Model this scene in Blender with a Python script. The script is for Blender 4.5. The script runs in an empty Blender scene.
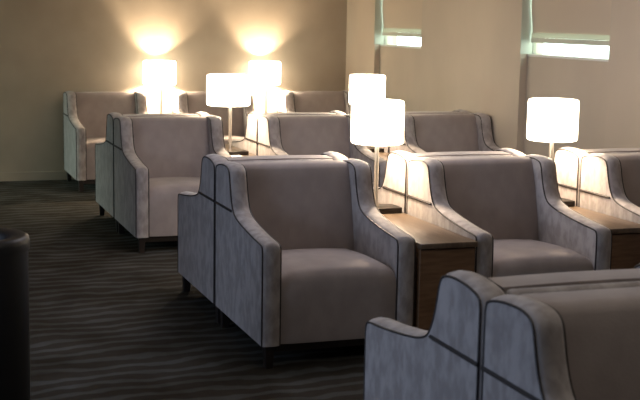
import bpy, bmesh, math, random
from mathutils import Matrix, Vector
random.seed(4)
S = bpy.context.scene
col = S.collection

# ------------------------------------------------------------------ camera
def set_camera():
    cam = bpy.data.cameras.new('camera')
    cam.sensor_width = 36.0
    cam.lens = 1219.9 / 640 * 36.0
    cam.clip_start = 0.05
    o = bpy.data.objects.new('camera', cam)
    col.objects.link(o)
    a, t, r = math.radians(19.37), math.radians(8.408), math.radians(0.992)
    right = Vector((math.cos(a), -math.sin(a), 0))
    fwd = Vector((math.sin(a) * math.cos(t), math.cos(a) * math.cos(t), -math.sin(t)))
    up = right.cross(fwd)
    R2 = math.cos(r) * right + math.sin(r) * up
    U2 = -math.sin(r) * right + math.cos(r) * up
    m = Matrix((R2, U2, -fwd)).transposed().to_4x4()
    m.translation = Vector((-1.635, -5.41, 1.664))
    o.matrix_world = m
    cam.dof.use_dof = True
    cam.dof.focus_distance = 7.0
    cam.dof.aperture_fstop = 5.6
    S.camera = o
set_camera()

# ------------------------------------------------------------------ world, lights, exposure
S.view_settings.view_transform = 'Standard'
S.view_settings.look = 'None'
S.view_settings.gamma = 1
S.view_settings.use_curve_mapping = False
S.view_settings.exposure = 0.0
w = bpy.data.worlds.new('daylight')
S.world = w
w.use_nodes = True
w.node_tree.nodes['Background'].inputs[0].default_value = (0.80, 1.0, 0.90, 1)
w.node_tree.nodes['Background'].inputs[1].default_value = 6.0

def area(name, loc, rot, sx, sy, power, color):
    l = bpy.data.lights.new(name, 'AREA')
    l.shape = 'RECTANGLE'; l.size = sx; l.size_y = sy
    l.energy = power; l.color = color
    if name == 'window_daylight': l.spread = math.radians(70 if loc[1] > 3 else 130)
    o = bpy.data.objects.new(name, l); col.objects.link(o)
    o.location = loc; o.rotation_euler = rot
    return o
# added fill, out of view: cool light at added left-wall windows, and overhead panels
area('window_daylight', (-4.85, 6.2, 1.5), (0, math.radians(-70), 0), 1.5, 1.4, 18, (0.76, 1.0, 0.88))
area('window_daylight', (-4.85, -1.2, 1.5), (0, math.radians(-90), 0), 1.5, 2.6, 46, (0.58, 0.72, 1.0))
area('added_ceiling_fill', (0.9, 1.3, 2.62), (0, 0, 0), 1.2, 1.2, 25, (0.92, 0.88, 1.0))
area('added_ceiling_fill', (0.5, -2.6, 2.62), (0, 0, 0), 1.2, 1.2, 8, (1.0, 0.88, 0.76))
area('added_ceiling_fill', (1.2, 4.4, 2.62), (0, 0, 0), 1.2, 1.2, 4, (1.0, 0.86, 0.70))

# ------------------------------------------------------------------ materials
def mat(name, color, rough=0.6, metal=0.0, noise=None, bump=None, spec=0.5, sheen=0.0):
    m = bpy.data.materials.new(name); m.use_nodes = True
    nt = m.node_tree; b = nt.nodes['Principled BSDF']
    b.inputs['Base Color'].default_value = (*color, 1)
    b.inputs['Roughness'].default_value = rough
    b.inputs['Metallic'].default_value = metal
    b.inputs['Specular IOR Level'].default_value = spec
    if sheen:
        b.inputs['Sheen Weight'].default_value = sheen
        b.inputs['Sheen Roughness'].default_value = 0.4
    tc = nt.nodes.new('ShaderNodeTexCoord')
    if noise:
        c2, scale, stretch, lo, hi = noise
        mp = nt.nodes.new('ShaderNodeMapping'); mp.inputs['Scale'].default_value = stretch
        n = nt.nodes.new('ShaderNodeTexNoise'); n.inputs['Scale'].default_value = scale; n.inputs['Detail'].default_value = 5
        rmp = nt.nodes.new('ShaderNodeValToRGB')
        rmp.color_ramp.elements[0].position = lo; rmp.color_ramp.elements[1].position = hi
        rmp.color_ramp.elements[0].color = (*color, 1); rmp.color_ramp.elements[1].color = (*c2, 1)
        nt.links.new(tc.outputs['Object'], mp.inputs[0]); nt.links.new(mp.outputs[0], n.inputs['Vector'])
        nt.links.new(n.outputs[0], rmp.inputs[0]); nt.links.new(rmp.outputs[0], b.inputs['Base Color'])
    if bump:
        scale, strength, dist = bump
        n2 = nt.nodes.new('ShaderNodeTexNoise'); n2.inputs['Scale'].default_value = scale; n2.inputs['Detail'].default_value = 3
        bp = nt.nodes.new('ShaderNodeBump'); bp.inputs['Strength'].default_value = strength; bp.inputs['Distance'].default_value = dist
        nt.links.new(tc.outputs['Object'], n2.inputs['Vector']); nt.links.new(n2.outputs[0], bp.inputs['Height'])
        nt.links.new(bp.outputs[0], b.inputs['Normal'])
    return m

def emit(name, color, strength):
    m = bpy.data.materials.new(name); m.use_nodes = True
    nt = m.node_tree; nt.nodes.clear()
    e = nt.nodes.new('ShaderNodeEmission'); o = nt.nodes.new('ShaderNodeOutputMaterial')
    e.inputs[0].default_value = (*color, 1); e.inputs[1].default_value = strength
    nt.links.new(e.outputs[0], o.inputs[0])
    return m

M = {}
M['velvet'] = mat('taupe_velvet', (0.325, 0.282, 0.268), 0.85, noise=((0.385, 0.335, 0.318), 9, (1, 1, 0.7), 0.36, 0.66), bump=(140, 0.15, 0.004), spec=0.2, sheen=0.25)
M['velvet_side'] = mat('crushed_velvet', (0.30, 0.270, 0.260), 0.8, noise=((0.42, 0.385, 0.375), 22, (1, 1, 0.6), 0.40, 0.62), bump=(90, 0.2, 0.004), spec=0.25, sheen=0.3)
M['piping'] = mat('dark_piping', (0.035, 0.028, 0.026), 0.6)
M['dark_wood'] = mat('dark_wood', (0.018, 0.012, 0.010), 0.45)
M['table_wood'] = mat('walnut_veneer', (0.16, 0.085, 0.042), 0.4, noise=((0.24, 0.135, 0.07), 6, (1, 1, 9), 0.35, 0.7))
M['table_top'] = mat('walnut_top', (0.11, 0.075, 0.05), 0.28, noise=((0.17, 0.12, 0.08), 6, (8, 1, 1), 0.35, 0.7))
M['metal'] = mat('brushed_metal', (0.30, 0.28, 0.25), 0.35, 0.9)
M['black_metal'] = mat('dark_bronze', (0.03, 0.024, 0.02), 0.4, 0.5)
M['shade'] = emit('lit_lamp_shade', (1.0, 0.86, 0.64), 9.0)
M['bulb'] = emit('lit_bulb', (1.0, 0.78, 0.5), 30.0)
M['wall'] = mat('beige_wall_fabric', (0.37, 0.315, 0.245), 0.8, noise=((0.42, 0.36, 0.285), 3.0, (1, 1, 1), 0.3, 0.7), bump=(220, 0.1, 0.003), spec=0.15)
M['panel'] = mat('beige_wall_panel', (0.49, 0.42, 0.335), 0.55, noise=((0.54, 0.465, 0.37), 2.5, (1, 1, 0.6), 0.3, 0.7), spec=0.3)
M['trim'] = mat('grey_green_trim', (0.28, 0.27, 0.21), 0.5)
M['jamb'] = mat('pale_green_jamb', (0.46, 0.48, 0.40), 0.5)
M['sill'] = mat('pale_stone_sill', (0.75, 0.76, 0.70), 0.35)
M['ceiling'] = mat('ceiling_paint', (0.55, 0.50, 0.43), 0.9)
M['black'] = mat('black_enamel', (0.008, 0.008, 0.009), 0.45)
M['rubber'] = mat('dark_liner', (0.004, 0.004, 0.004), 0.9)
M['card'] = mat('white_card', (0.85, 0.84, 0.80), 0.5)
M['ink'] = mat('grey_ink', (0.25, 0.25, 0.26), 0.6)
M['added_panel_glow'] = emit('added_panel_diffuser', (1.0, 0.93, 0.82), 0.6)  # glowing face of the added overhead panels

def blind_mat():
    m = bpy.data.materials.new('blind_fabric'); m.use_nodes = True
    nt = m.node_tree; nt.nodes.clear()
    o = nt.nodes.new('ShaderNodeOutputMaterial'); mx = nt.nodes.new('ShaderNodeMixShader')
    d = nt.nodes.new('ShaderNodeBsdfDiffuse'); t = nt.nodes.new('ShaderNodeBsdfTranslucent')
    d.inputs[0].default_value = (0.68, 0.58, 0.46, 1); t.inputs[0].default_value = (0.12, 0.11, 0.085, 1)
    mx.inputs[0].default_value = 0.15
    nt.links.new(d.outputs[0], mx.inputs[1]); nt.links.new(t.outputs[0], mx.inputs[2]); nt.links.new(mx.outputs[0], o.inputs[0])
    return m
M['blind'] = blind_mat()
def hem_mat(name, f):
    m = bpy.data.materials.new(name); m.use_nodes = True
    nt = m.node_tree; nt.nodes.clear()
    o = nt.nodes.new('ShaderNodeOutputMaterial'); mx = nt.nodes.new('ShaderNodeMixShader')
    d = nt.nodes.new('ShaderNodeBsdfDiffuse'); t = nt.nodes.new('ShaderNodeBsdfTranslucent')
    d.inputs[0].default_value = (0.6, 0.58, 0.5, 1); t.inputs[0].default_value = (0.6, 0.6, 0.5, 1)
    mx.inputs[0].default_value = f
    nt.links.new(d.outputs[0], mx.inputs[1]); nt.links.new(t.outputs[0], mx.inputs[2]); nt.links.new(mx.outputs[0], o.inputs[0])
    return m
M['hem'] = hem_mat('hem_cloth', 0.18)
M['hem2'] = hem_mat('sheer_cloth', 0.42)
def glass_mat():
    m = bpy.data.materials.new('window_glass'); m.use_nodes = True
    nt = m.node_tree; nt.nodes.clear()
    o = nt.nodes.new('ShaderNodeOutputMaterial'); mx = nt.nodes.new('ShaderNodeMixShader')
    g = nt.nodes.new('ShaderNodeBsdfGlossy'); t = nt.nodes.new('ShaderNodeBsdfTransparent')
    g.inputs['Roughness'].default_value = 0.02
    mx.inputs[0].default_value = 0.06
    nt.links.new(t.outputs[0], mx.inputs[1]); nt.links.new(g.outputs[0], mx.inputs[2]); nt.links.new(mx.outputs[0], o.inputs[0])
    return m
M['glass'] = glass_mat()

def carpet_mat():
    m = bpy.data.materials.new('striped_carpet'); m.use_nodes = True
    nt = m.node_tree; b = nt.nodes['Principled BSDF']
    b.inputs['Roughness'].default_value = 0.95; b.inputs['Specular IOR Level'].default_value = 0.1
    tc = nt.nodes.new('ShaderNodeTexCoord')
    mp = nt.nodes.new('ShaderNodeMapping'); mp.inputs['Rotation'].default_value = (0, 0, math.radians(-4))
    wv = nt.nodes.new('ShaderNodeTexWave'); wv.bands_direction = 'Y'; wv.inputs['Scale'].default_value = 2.4
    wv.inputs['Distortion'].default_value = 7.0; wv.inputs['Detail'].default_value = 3; wv.inputs['Detail Scale'].default_value = 0.9
    r1 = nt.nodes.new('ShaderNodeValToRGB')
    r1.color_ramp.elements[0].position = 0.45; r1.color_ramp.elements[0].color = (0.056, 0.050, 0.041, 1)
    r1.color_ramp.elements[1].position = 0.85; r1.color_ramp.elements[1].color = (0.100, 0.104, 0.100, 1)
    n = nt.nodes.new('ShaderNodeTexNoise'); n.inputs['Scale'].default_value = 2.6; n.inputs['Detail'].default_value = 4
    r2 = nt.nodes.new('ShaderNodeValToRGB')
    r2.color_ramp.elements[0].position = 0.35; r2.color_ramp.elements[0].color = (0.5, 0.45, 0.38, 1)
    r2.color_ramp.elements[1].position = 0.7; r2.color_ramp.elements[1].color = (1, 1, 1, 1)
    mx = nt.nodes.new('ShaderNodeMixRGB'); mx.blend_type = 'MULTIPLY'; mx.inputs[0].default_value = 1
    n2 = nt.nodes.new('ShaderNodeTexNoise'); n2.inputs['Scale'].default_value = 160
    bp = nt.nodes.new('ShaderNodeBump'); bp.inputs['Strength'].default_value = 0.4; bp.inputs['Distance'].default_value = 0.006
    L = nt.links.new
    L(tc.outputs['Object'], mp.inputs[0]); L(mp.outputs[0], wv.inputs[0]); L(wv.outputs['Color'], r1.inputs[0])
    L(tc.outputs['Object'], n.inputs['Vector']); L(n.outputs[0], r2.inputs[0])
    L(r1.outputs[0], mx.inputs[1]); L(r2.outputs[0], mx.inputs[2]); L(mx.outputs[0], b.inputs['Base Color'])
    L(tc.outputs['Object'], n2.inputs['Vector']); L(n2.outputs[0], bp.inputs['Height']); L(bp.outputs[0], b.inputs['Normal'])
    return m
M['carpet'] = carpet_mat()

# ------------------------------------------------------------------ helpers
def link(name, bm, m, parent=None, smooth=False):
    me = bpy.data.meshes.new(name)
    bmesh.ops.recalc_face_normals(bm, faces=bm.faces)
    bm.to_mesh(me); bm.free()
    me.materials.append(m)
    if smooth:
        for p in me.polygons: p.use_smooth = True
        me.set_sharp_from_angle(angle=math.radians(50))
    o = bpy.data.objects.new(name, me); col.objects.link(o)
    if parent: o.parent = parent
    return o

def box(bm, x0, x1, y0, y1, z0, z1, bev=0.0, seg=3):
    r = bmesh.ops.create_cube(bm, size=1)
    for v in r['verts']:
        v.co = Vector(((x0 + x1) / 2 + v.co.x * (x1 - x0), (y0 + y1) / 2 + v.co.y * (y1 - y0), (z0 + z1) / 2 + v.co.z * (z1 - z0)))
    if bev:
        es = list({e for v in r['verts'] for e in v.link_edges})
        bmesh.ops.bevel(bm, geom=es, offset=bev, segments=seg, profile=0.5, affect='EDGES')

def tag(o, label=None, cat=None, group=None, kind=None):
    if label: o['label'] = label
    if cat: o['category'] = cat
    if group: o['group'] = group
    if kind: o['kind'] = kind
    return o

def empty(name, loc, rz=0):
    o = bpy.data.objects.new(name, None); col.objects.link(o)
    o.empty_display_size = 0.1
    o.location = loc; o.rotation_euler = (0, 0, rz)
    return o

def smooth_path(pts, n=6):
    """Catmull-Rom through the given points (open)."""
    out = []
    P = [pts[0]] + list(pts) + [pts[-1]]
    for i in range(1, len(P) - 2):
        p0, p1, p2, p3 = [Vector(q) for q in P[i - 1:i + 3]]
        for k in range(n):
            t = k / n
            out.append(0.5 * ((2 * p1) + (-p0 + p2) * t + (2 * p0 - 5 * p1 + 4 * p2 - p3) * t * t + (-p0 + 3 * p1 - 3 * p2 + p3) * t ** 3))
    out.append(Vector(P[-2]))
    return out

def tube(bm, pts, r, seg=6, closed=False):
    pts = [Vector(p) for p in pts]
    n = len(pts); rings = []
    ref = None
    for i, p in enumerate(pts):
        if closed: d = pts[(i + 1) % n] - pts[i - 1]
        else: d = pts[min(i + 1, n - 1)] - pts[max(i - 1, 0)]
        d.normalize()
        if ref is None: ref = Vector((1, 0, 0)) if abs(d.x) < 0.8 else Vector((0, 0, 1))
        a = (ref - d * ref.dot(d)).normalized(); ref = a
        b = d.cross(a)
        rings.append([bm.verts.new(p + (a * math.cos(2 * math.pi * k / seg) + b * math.sin(2 * math.pi * k / seg)) * r) for k in range(seg)])
    m = n if closed else n - 1
    for i in range(m):
        A, B = rings[i], rings[(i + 1) % n]
        for k in range(seg):
            bm.faces.new((A[k], A[(k + 1) % seg], B[(k + 1) % seg], B[k]))
    if not closed:
        bm.faces.new(rings[0][::-1]); bm.faces.new(rings[-1])

def lathe(bm, prof, seg=32, cx=0, cy=0):
    rings = []
    for r, z in prof:
        if r < 1e-6: rings.append([bm.verts.new((cx, cy, z))])
        else: rings.append([bm.verts.new((cx + r * math.cos(2 * math.pi * k / seg), cy + r * math.sin(2 * math.pi * k / seg), z)) for k in range(seg)])
    for A, B in zip(rings, rings[1:]):
        for k in range(seg):
            k2 = (k + 1) % seg
            if len(A) == 1 and len(B) == 1: continue
            if len(A) == 1: bm.faces.new((A[0], B[k], B[k2]))
            elif len(B) == 1: bm.faces.new((A[k], A[k2], B[0]))
            else: bm.faces.new((A[k], A[k2], B[k2], B[k]))

def copy_tree(o, parent=None):
    c = o.copy(); col.objects.link(c)
    if parent: c.parent = parent
    for ch in list(o.children): copy_tree(ch, c)
    return c

# ------------------------------------------------------------------ setting
XW, YW, YF, XL, H = 3.045, 7.13, -7.6, -5.0, 2.7
def struct(name, bm, m, parent=None):
    o = link(name, bm, m, parent)
    if not parent: tag(o, kind='structure')
    return o
bm = bmesh.new(); box(bm, XL - .2, XW + .6, YF - .2, YW + .2, -0.1, 0); struct('floor', bm, M['carpet'])
bm = bmesh.new(); box(bm, XL - .2, XW + .6, YF - .2, YW + .2, H, H + .1); struct('ceiling', bm, M['ceiling'])
bm = bmesh.new(); box(bm, XL - .2, XW + .6, YW, YW + .2, 0, H); struct('wall_back', bm, M['wall'])
bm = bmesh.new(); box(bm, XL - .2, XW + .6, YF - .2, YF, 0, H); struct('wall_front', bm, M['wall'])
bm = bmesh.new(); box(bm, XL, XW, YW - 0.015, YW, 0, 0.09, 0.003, 1); struct('baseboard_back', bm, M['wall'])

# left wall outside the picture, its two window openings added to light the room
lw = [(5.45, 6.95), (-2.5, 0.1)]
bm = bmesh.new()
box(bm, XL - .2, XL, YF, -2.5, 0, H); box(bm, XL - .2, XL, 0.1, 5.45, 0, H); box(bm, XL - .2, XL, 6.95, YW, 0, H)
for a, b in lw:
    box(bm, XL - .2, XL, a, b, 0, 0.75); box(bm, XL - .2, XL, a, b, 2.25, H)
struct('wall_left', bm, M['wall'])
def frame_bars(bm, x0, x1, a, b, z0, z1, t):
    box(bm, x0, x1, a, a + t, z0, z1); box(bm, x0, x1, b - t, b, z0, z1)
    box(bm, x0, x1, a + t, b - t, z0, z0 + t); box(bm, x0, x1, a + t, b - t, z1 - t, z1)
for i, (a, b) in enumerate(lw):
    bm = bmesh.new(); frame_bars(bm, XL - .13, XL - .07, a, b, 0.75, 2.25, 0.05)
    f = struct('window_%d' % (i + 3), bm, M['trim'])  # unseen windows, added to go with the cool side fill
    bm = bmesh.new(); box(bm, XL - .105, XL - .095, a + .05, b - .05, 0.8, 2.2); link('window_pane', bm, M['blind'], f)

# right wall: projecting panels between two recessed window bays
SH, DEEP, ZS = 0.06, 0.078, 1.425            # recess of the apron, recess of the window, sill height
bays = [(5.13, 6.30), (1.94, 3.20)]
spans = [(6.30, YW), (3.20, 5.13), (YF, 1.94)]
for i, (a, b) in enumerate(spans):
    bm = bmesh.new(); box(bm, XW, XW + .20, a, b, 0, H)
    o = struct('wall_right_%d' % (i + 1), bm, M['panel'])
for i, (a, b) in enumerate(bays):
    bm = bmesh.new(); box(bm, XW + SH, XW + .175, a, b, 0, ZS - 0.02); box(bm, XW + SH, XW + .35, a, b, 2.45, H)
    struct('wall_right_%d' % (i + 4), bm, M['panel'])
    bm = bmesh.new(); frame_bars(bm, XW + .100, XW + .130, a, b, ZS - .012, 2.45, 0.012)
    f = struct('window_%d' % (i + 1), bm, M['trim'])
    bm = bmesh.new(); box(bm, XW + .110, XW + .120, a + .012, b - .012, ZS, 2.438); link('window_pane', bm, M['glass'], f)
    bm = bmesh.new(); box(bm, XW + SH, XW + .17, a, b, ZS - 0.02, ZS, 0.004, 2); link('window_sill', bm, M['sill'], f)
    # jamb lining standing on the far side of the bay
    bm = bmesh.new(); box(bm, XW - .006, XW + .100, b - 0.008, b, ZS, 2.45); link('window_jamb', bm, M['jamb'], f)
    # roman blind: main cloth with soft folds, hanging a hand above the sill
    bm = bmesh.new()
    zs = [ZS + 0.165 + k * (2.44 - ZS - 0.165) / 40 for k in range(41)]
    ring = []
    for z in zs:
        off = 0.010 * math.sin((z - ZS) * 12)
        ring.append([bm.verts.new((XW + DEEP + off, y, z)) for y in (a + .015, b - .02)] + [bm.verts.new((XW + DEEP + .006 + off, y, z)) for y in (b - .02, a + .015)])
    for A, B in zip(ring, ring[1:]):
        for k in range(4): bm.faces.new((A[k], A[(k + 1) % 4], B[(k + 1) % 4], B[k]))
    bm.faces.new(ring[0]); bm.faces.new(ring[-1])
    bm.faces.ensure_lookup_table()
    bl = link('window_blind', bm, M['blind'], f, True)
    bm = bmesh.new(); box(bm, XW + DEEP + .001, XW + DEEP + .003, a + .015, b - .02, ZS + .128, ZS + .166); link('sheer_hem', bm, M['hem2'], bl)
    bm = bmesh.new(); box(bm, XW + DEEP - .002, XW + DEEP + .004, a + .015, b - .02, ZS + .09, ZS + .1275); link('hem_bar', bm, M['hem'], bl)
    bm = bmesh.new(); box(bm, XW + DEEP - .012, XW + DEEP + .018, a + .02, b - .025, 2.40, 2.445, 0.004, 1); link('blind_headrail', bm, M['trim'], bl)

# ------------------------------------------------------------------ armchair
W, D, AW = 0.785, 0.905, 0.093
ZB = 0.116
HALF = W / 2
PROF_TOP = [(0.0, 0.50), (0.002, 0.570), (0.012, 0.600), (0.04, 0.614), (0.14, 0.623), (0.26, 0.636), (0.38, 0.652), (0.47, 0.669), (0.53, 0.692),
            (0.563, 0.735), (0.586, 0.79), (0.600, 0.84), (0.614, 0.880), (0.640, 0.903), (0.69, 0.914), (0.76, 0.914), (0.82, 0.908), (0.87, 0.897), (0.895, 0.882), (D, 0.85)]
def side_outline():
    top = smooth_path([(0, y - D / 2, z) for y, z in PROF_TOP], 3)
    return [Vector((0, -D / 2, ZB))] + top + [Vector((0, D / 2, ZB))]
def make_armchair():
    root = empty('armchair', (0, 0, 0))
    out = side_outline()
    for s in (-1, 1):
        x_out, x_in = s * HALF, s * (HALF - AW)
        # padded side: arm and wing in one sweep, edges rounded over
        bm = bmesh.new()
        n = len(out)
        xs = [(x_out, 0.016), (x_out - s * .006, 0.006), (x_out - s * .018, 0.0), (x_out - s * AW * .5, -0.005), (x_in + s * .018, 0.0), (x_in + s * .006, 0.006), (x_in, 0.016)]
        cy, cz = 0.15, 0.35
        rings = []
        for x, inset in xs:
            rg = []
            for i, p in enumerate(out):
                a, b = out[i - 1] if i else out[0], out[(i + 1)] if i < n - 1 else out[-1]
                t = (b - a); t.x = 0; t.normalize()
                nrm = Vector((0, t.z, -t.y))     # points inward for this winding
                if i == 0: nrm = Vector((0, 1, 0))
                if i == n - 1: nrm = Vector((0, -1, 0))
                q = p + nrm * inset
                if i in (0, n - 1): q.z = ZB
                rg.append(bm.verts.new((x, q.y, q.z)))
            rings.append(rg)
        for A, B in zip(rings, rings[1:]):
            for k in range(n): bm.faces.new((A[k], A[(k + 1) % n], B[(k + 1) % n], B[k]))
        bm.faces.new(rings[0]); bm.faces.new(rings[-1][::-1])
        side = link('side_panel', bm, M['velvet_side'], root, True)
        for p in side.data.polygons:
            if len(p.vertices) > 4 or abs(p.normal.x) > .99: p.use_smooth = False
        for e in side.data.edges:
            a, b = (side.data.vertices[i].co.x for i in e.vertices)
            if abs(a - b) < 1e-6 and min(abs(a - x_out), abs(a - x_in)) < 1e-6: e.use_edge_sharp = True
        # dark piping on the outer and inner edge, and the level seam under the wing
        bm = bmesh.new()
        for x in (x_out - s * .001, x_in + s * .001):
            pts = []
            for i, p in enumerate(out):
                a, b = out[i - 1] if i else out[0], out[(i + 1)] if i < n - 1 else out[-1]
                t = (b - a); t.x = 0; t.normalize()
                nrm = Vector((0, t.z, -t.y))
                if i == 0: nrm = Vector((0, 1, 0))
                if i == n - 1: nrm = Vector((0, -1, 0))
                pts.append(Vector((x, p.y + nrm.y * .011, p.z + nrm.z * .011)))
            tube(bm, pts, 0.0042)
        link('piping', bm, M['piping'], side, True)
        bm = bmesh.new()
        tube(bm, [(x_out + s * .0005, y - D / 2, .685) for y in (0.565, 0.65, 0.77, 0.897)], 0.0075)
        link('seam', bm, M['piping'], side, True)
    xi = HALF - AW
    # seat cushion with rounded front and crowned top
    bm = bmesh.new()
    nx, prof = 12, []
    y0 = -D / 2 + .006
    yb_ = 0.66 - D / 2
    path = [(y0 + .004, ZB + .004), (y0, ZB + .02), (y0, .20), (y0, .30), (y0 - .004, .37), (y0 + .004, .415), (y0 + .025, .448), (y0 + .06, .464),
            (y0 + .14, .472), (y0 + .3, .470), (y0 + .45, .462), (y0 + .58, .452), (yb_, .449)]
    rings = []
    for j in range(nx + 1):
        u = j / nx; x = -xi + 2 * xi * u
        e = min(u, 1 - u) * 2 * xi
        ed = max(0, 1 - e / .05) ** 2
        rg = []
        for y, z in path:
            crown = .016 * math.sin(math.pi * u) if z > .44 else 0
            drop = ed * .022 if z > .40 else 0
            rg.append(bm.verts.new((x, y + (ed * .010 if y < y0 + .1 else 0), z + crown - drop)))
        rg.append(bm.verts.new((x, yb_, ZB + .004)))
        rings.append(rg)
    m_ = len(rings[0])
    for A, B in zip(rings, rings[1:]):
        for k in range(m_): bm.faces.new((A[k], A[(k + 1) % m_], B[(k + 1) % m_], B[k]))
    bm.faces.new(rings[0]); bm.faces.new(rings[-1][::-1])
    link('seat', bm, M['velvet'], root, True)
    # raked inner backrest
    bm = bmesh.new()
    path = [(0.60, .44), (0.605, .50), (0.625, .60), (0.655, .72), (0.69, .83), (0.706, .875), (0.720, .896), (0.745, .905), (0.855, .900), (0.855, .44)]
    rings = []
    for j in range(nx + 1):
        u = j / nx; x = -xi + 2 * xi * u
        belly = .014 * math.sin(math.pi * u)
        e = min(u, 1 - u) * 2 * xi
        ed = max(0, 1 - e / .04) ** 2 * .012
        rings.append([bm.verts.new((x, y - D / 2 - (belly - ed if y < .74 else 0), z + (.004 * math.sin(math.pi * u) if z > .88 else 0))) for y, z in path])
    m_ = len(path)
    for A, B in zip(rings, rings[1:]):
        for k in range(m_): bm.faces.new((A[k], A[(k + 1) % m_], B[(k + 1) % m_], B[k]))
    bm.faces.new(rings[0]); bm.faces.new(rings[-1][::-1])
    link('backrest', bm, M['velvet'], root, True)
    # outer back
    bm = bmesh.new(); box(bm, -xi, xi, 0.85 - D / 2, D / 2 - .004, ZB + .004, .898, .022, 3)
    link('back_panel', bm, M['velvet_side'], root, True)
    # plinth rails and legs
    bm = bmesh.new()
    box(bm, -HALF + .05, HALF - .05, -D / 2 + .05, -D / 2 + .08, .075, ZB + .006); box(bm, -HALF + .05, HALF - .05, D / 2 - .08, D / 2 - .05, .075, ZB + .006)
    box(bm, -HALF + .05, -HALF + .08, -D / 2 + .08, D / 2 - .08, .075, ZB + .006); box(bm, HALF - .08, HALF - .05, -D / 2 + .08, D / 2 - .08, .075, ZB + .006)
    box(bm, -HALF + .08, HALF - .08, -D / 2 + .08, D / 2 - .08, .10, ZB + .006)
    link('base_frame', bm, M['dark_wood'], root)
    for sx in (-1, 1):
        for sy in (-1, 1):
            bm = bmesh.new()
            box(bm, -.024, .024, -.024, .024, 0, ZB, .003, 1)
            for v in bm.verts:
                if v.co.z < .05: v.co.x *= .8; v.co.y *= .8
                v.co.x += sx * (HALF - .045); v.co.y += sy * (D / 2 - .045)
            link('leg', bm, M['dark_wood'], root)
    return root

P = 1.12
proto = make_armchair()
used = [False]
def chair(x, y, facing, label, group, dx=0.0, rz=0.0):
    """x, y: near left corner of the seat's plan; facing 'front' looks towards -y."""
    o = proto if not used[0] else copy_tree(proto)
    used[0] = True
    o.location = (x + 0.38 + dx, y + D / 2, 0)
    o.rotation_euler = (0, 0, (0 if facing == 'front' else math.pi) + math.radians(rz))
    tag(o, label, 'armchair', group)

GAP = 0.012
Y1, Y2, Y3, Y4 = -3.265, 0.0, 3.014, 6.16
G = 'taupe wing armchairs set in back-to-back rows'
# nearest row: one pair
chair(-.05, Y1, 'front', 'nearest taupe armchair, cut by the frame, its inner back and wing facing the camera', G)
chair(-.05, Y1 + D + GAP, 'back', 'armchair facing away, its pale left arm reaching in front of the middle chair', G)
# second row
r2f = ['whole taupe armchair in the centre of the picture with empty seat and dark piping',
       'taupe armchair right of the small wooden table and its big lit lamp',
       'armchair cut by the right edge, beyond the second lit lamp of the middle row']
r2b = ['armchair back to back with the centre one, its arm seen behind it at left',
       'armchair facing away, lamplit back wing behind the wooden table and centre lamp',
       'armchair facing away, bright back wing under the rightmost lamp']
for k in range(3):
    chair(k * P, Y2, 'front', r2f[k], G)
    chair(k * P, Y2 + D + GAP, 'back', r2b[k], G)
r3f = ['brownish armchair left of the middle row, standing by the aisle with its seat visible',
       'grey armchair right of the widest lamp shade, only its upper back showing',
       'armchair against the right wall beneath the beige panel, behind two lit lamps']
r3b = ['armchair facing away behind the brownish aisle armchair, only a sliver of side showing',
       'armchair facing away, glowing back wing behind the wide lamp shade',
       'armchair facing away beside the right wall, its wing edge peeping past its twin']
for k, dx in enumerate((-.03, .0, .02)):
    chair(k * P, Y3, 'front', r3f[k], G, dx)
    chair(k * P, Y3 + D + GAP, 'back', r3b[k], G, dx)
G4 = 'armchairs lined up against the back wall'
r4 = ['farthest left armchair against the back wall, its side lit greenish',
      'armchair against the back wall between the two far lamps',
      'armchair against the back wall in the corner, right of both far lamps']
for k, dx in enumerate((.0, .0, .02)):
    chair(k * P, Y4, 'front', r4[k], G4, dx)

# ------------------------------------------------------------------ side tables
ZT = 0.585
def make_table(depth):
    """local origin: front left corner on the floor; width of the gap between chairs"""
    root = empty('side_table', (0, 0, 0))
    w_ = P - W
    a, b = .012, w_ - .012
    bm = bmesh.new(); box(bm, a, b, -.03, depth, ZT - .028, ZT, .004, 2); link('table_top', bm, M['table_top'], root, True)
    bm = bmesh.new(); box(bm, a + .006, b - .006, -.012, 0.008, .07, ZT - .034, .002, 1); link('front_panel', bm, M['table_wood'], root)
    bm = bmesh.new()
    box(bm, a + .006, a + .026, .008, depth - .02, .07, ZT - .028); box(bm, b - .026, b - .006, .008, depth - .02, .07, ZT - .028)
    box(bm, a + .026, b - .026, depth - .04, depth - .02, .07, ZT - .028); box(bm, a + .026, b - .026, .008, depth - .04, .07, .09)
    link('cabinet_body', bm, M['table_wood'], root)
    bm = bmesh.new(); box(bm, a + .03, b - .03, .03, depth - .05, 0, .07); link('plinth', bm, M['dark_wood'], root)
    return root
tl = make_table(2 * D - .01)
ts = make_table(D - .02)
def place_table(src, first, x, y, label):
    o = src if first else copy_tree(src)
    o.location = (x, y, 0)
    tag(o, label, 'table', 'wooden side tables between the armchairs')
place_table(tl, True, W - .0125, Y2, 'wooden side table with plain brown front between the centre armchair and its right neighbour')
place_table(tl, False, P + W - .0125, Y2 + .16, 'wooden side table at the right edge of the picture, under the rightmost lamp')
place_table(tl, False, W - .0125, Y3, 'side table holding the wide lamp and a white card behind the centre armchair')
place_table(tl, False, P + W - .0125, Y3, 'side table hidden behind the centre lamp, below the lamp half covered by it')
place_table(ts, True, W - .0125, Y4, 'side table under the far left lamp by the back wall')
place_table(ts, False, P + W - .0125, Y4, 'side table under the second far lamp by the back wall')

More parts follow.
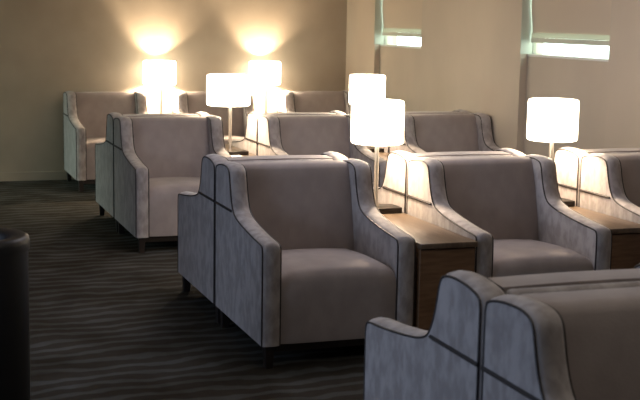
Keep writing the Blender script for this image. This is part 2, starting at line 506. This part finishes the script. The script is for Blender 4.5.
# ------------------------------------------------------------------ table lamps
def make_lamp():
    root = empty('table_lamp', (0, 0, 0))          # origin on the table top
    zc = 1.10 - ZT
    bm = bmesh.new(); box(bm, -.055, .135, -.075, .075, 0, .034, .005, 2); link('lamp_base', bm, M['black_metal'], root, True)
    bm = bmesh.new(); lathe(bm, [(0, .034), (.022, .034), (.020, .045), (.0125, .055), (.0125, zc + .03), (0, zc + .03)], 16); link('pole', bm, M['metal'], root, True)
    # drum shade with thickness, soft shoulders, open top and bottom
    R_, h = .150, .122
    bm = bmesh.new()
    pr = [(R_ - .014, zc - h), (R_ - .004, zc - h + .004), (R_, zc - h + .02), (R_, zc + h - .02), (R_ - .004, zc + h - .004), (R_ - .014, zc + h),
          (R_ - .018, zc + h - .004), (R_ - .008, zc + h - .022), (R_ - .008, zc - h + .022), (R_ - .018, zc - h + .004), (R_ - .014, zc - h)]
    lathe(bm, pr, 40); bmesh.ops.remove_doubles(bm, verts=bm.verts, dist=1e-5)
    sh = link('lamp_shade', bm, M['shade'], root, True)
    bm = bmesh.new()
    for k in range(3):
        a = 2 * math.pi * k / 3 + .4
        tube(bm, [(0.010 * math.cos(a), 0.010 * math.sin(a), zc + .025), (.14 * math.cos(a), .14 * math.sin(a), zc + h - .03)], .002, 5)
    link('shade_spider', bm, M['metal'], sh)
    bm = bmesh.new()
    lathe(bm, [(0, zc + .03), (.014, zc + .032), (.016, zc + .05), (.030, zc + .075), (.032, zc + .09), (.022, zc + .112), (0, zc + .118)], 16)
    link('bulb', bm, M['bulb'], root, True)
    return root
lamp0 = make_lamp(); lfirst = [True]
def lamp(x, y, power, label, wide=1.0):
    o = lamp0 if lfirst[0] else copy_tree(lamp0)
    lfirst[0] = False
    o.location = (x, y, ZT)
    if wide != 1.0:
        for ch in o.children:
            if ch.name.startswith('lamp_shade'): ch.scale = (wide, wide, 1.0); ch.location.x -= .015
    tag(o, label, 'lamp', 'lit drum-shade table lamps')
    for dz, pw in ((1.10 - .060, power * 1.25), (1.10 - .062, min(40, power * 2))):
        l = bpy.data.lights.new('lamp_light', 'POINT'); l.energy = pw; l.color = (1.0, 0.76, 0.52); l.shadow_soft_size = .03
        lo = bpy.data.objects.new('lamp_light', l); col.objects.link(lo); lo.location = (x, y, dz + (.0))
        lo.location.x += .045 if dz < 1.0390 else -.045
XLP = 0.94
lamp(XLP, Y2 + .96, 14, 'largest lit table lamp, on the wooden table beside the centre armchair')
lamp(XLP + P, Y2 + .96, 14, 'rightmost lit table lamp, in front of the ledge of the wider window')
lamp(XLP - .045, Y3 + .96, 14, 'lit lamp with wide shade just behind the centre armchair, at its upper left', 1.16)
lamp(XLP + P, Y3 + .96, 14, 'lit table lamp half covered by the largest lamp in front of it')
lamp(XLP + .02, YW - .20, 62, 'far left lit lamp close to the back wall, glare above it', 1.12)
lamp(XLP + P + .02, YW - .20, 62, 'second far lit lamp close to the back wall, right of the far left one', 1.12)

# ------------------------------------------------------------------ card on the third row's table
bm = bmesh.new(); box(bm, -.065, .065, -.05, .05, 0, .006, .001, 1)
c = link('card', bm, M['card']); c.location = (.885, 3.82, ZT + .0005); c.rotation_euler = (0, 0, .15)
tag(c, 'small white card lying on the table in front of the wide lamp', 'card')

# ------------------------------------------------------------------ black bin at the left edge
t = empty('waste_bin', (-1.34, -0.50, 0))
tag(t, 'tall round black bin cut by the left edge of the picture', 'bin')
bm = bmesh.new(); lathe(bm, [(0, 0), (.185, 0), (.19, .01), (.195, .03), (.197, .76), (.17, .76), (.165, .05), (0, .05)], 48); link('bin_body', bm, M['black'], t, True)
bm = bmesh.new(); lathe(bm, [(.203, .745), (.205, .775), (.200, .795), (.185, .803), (.135, .797), (.120, .785), (.115, .755), (.125, .755), (.180, .765), (.196, .745), (.203, .745)], 48)
bmesh.ops.remove_doubles(bm, verts=bm.verts, dist=1e-5)
link('rim', bm, M['black'], t, True)
bm = bmesh.new(); lathe(bm, [(0, .2), (.10, .2), (.114, .75), (.118, .755), (.118, .745), (.105, .195), (0, .195)], 32); link('liner', bm, M['rubber'], t, True)

# ------------------------------------------------------------------ ceiling fill panels, added above the picture to light the room
for x, y in ((0.9, 1.3), (1.2, 4.4), (0.5, -2.6)):
    r = empty('added_ceiling_panel', (x, y, H))
    tag(r, 'added square ceiling fill panel above the %s' % ('nearest pair of armchairs' if y < 0 else 'second row' if y < 2 else 'third row'), 'light', 'added ceiling fill panels')
    bm = bmesh.new(); box(bm, -.62, .62, -.62, -.60, -.03, 0); box(bm, -.62, .62, .60, .62, -.03, 0); box(bm, -.62, -.60, -.60, .60, -.03, 0); box(bm, .60, .62, -.60, .60, -.03, 0)
    link('fill_panel_frame', bm, M['metal'], r)
    bm = bmesh.new(); box(bm, -.60, .60, -.60, .60, -.02, -.001); link('fill_panel_diffuser', bm, M['added_panel_glow'], r)
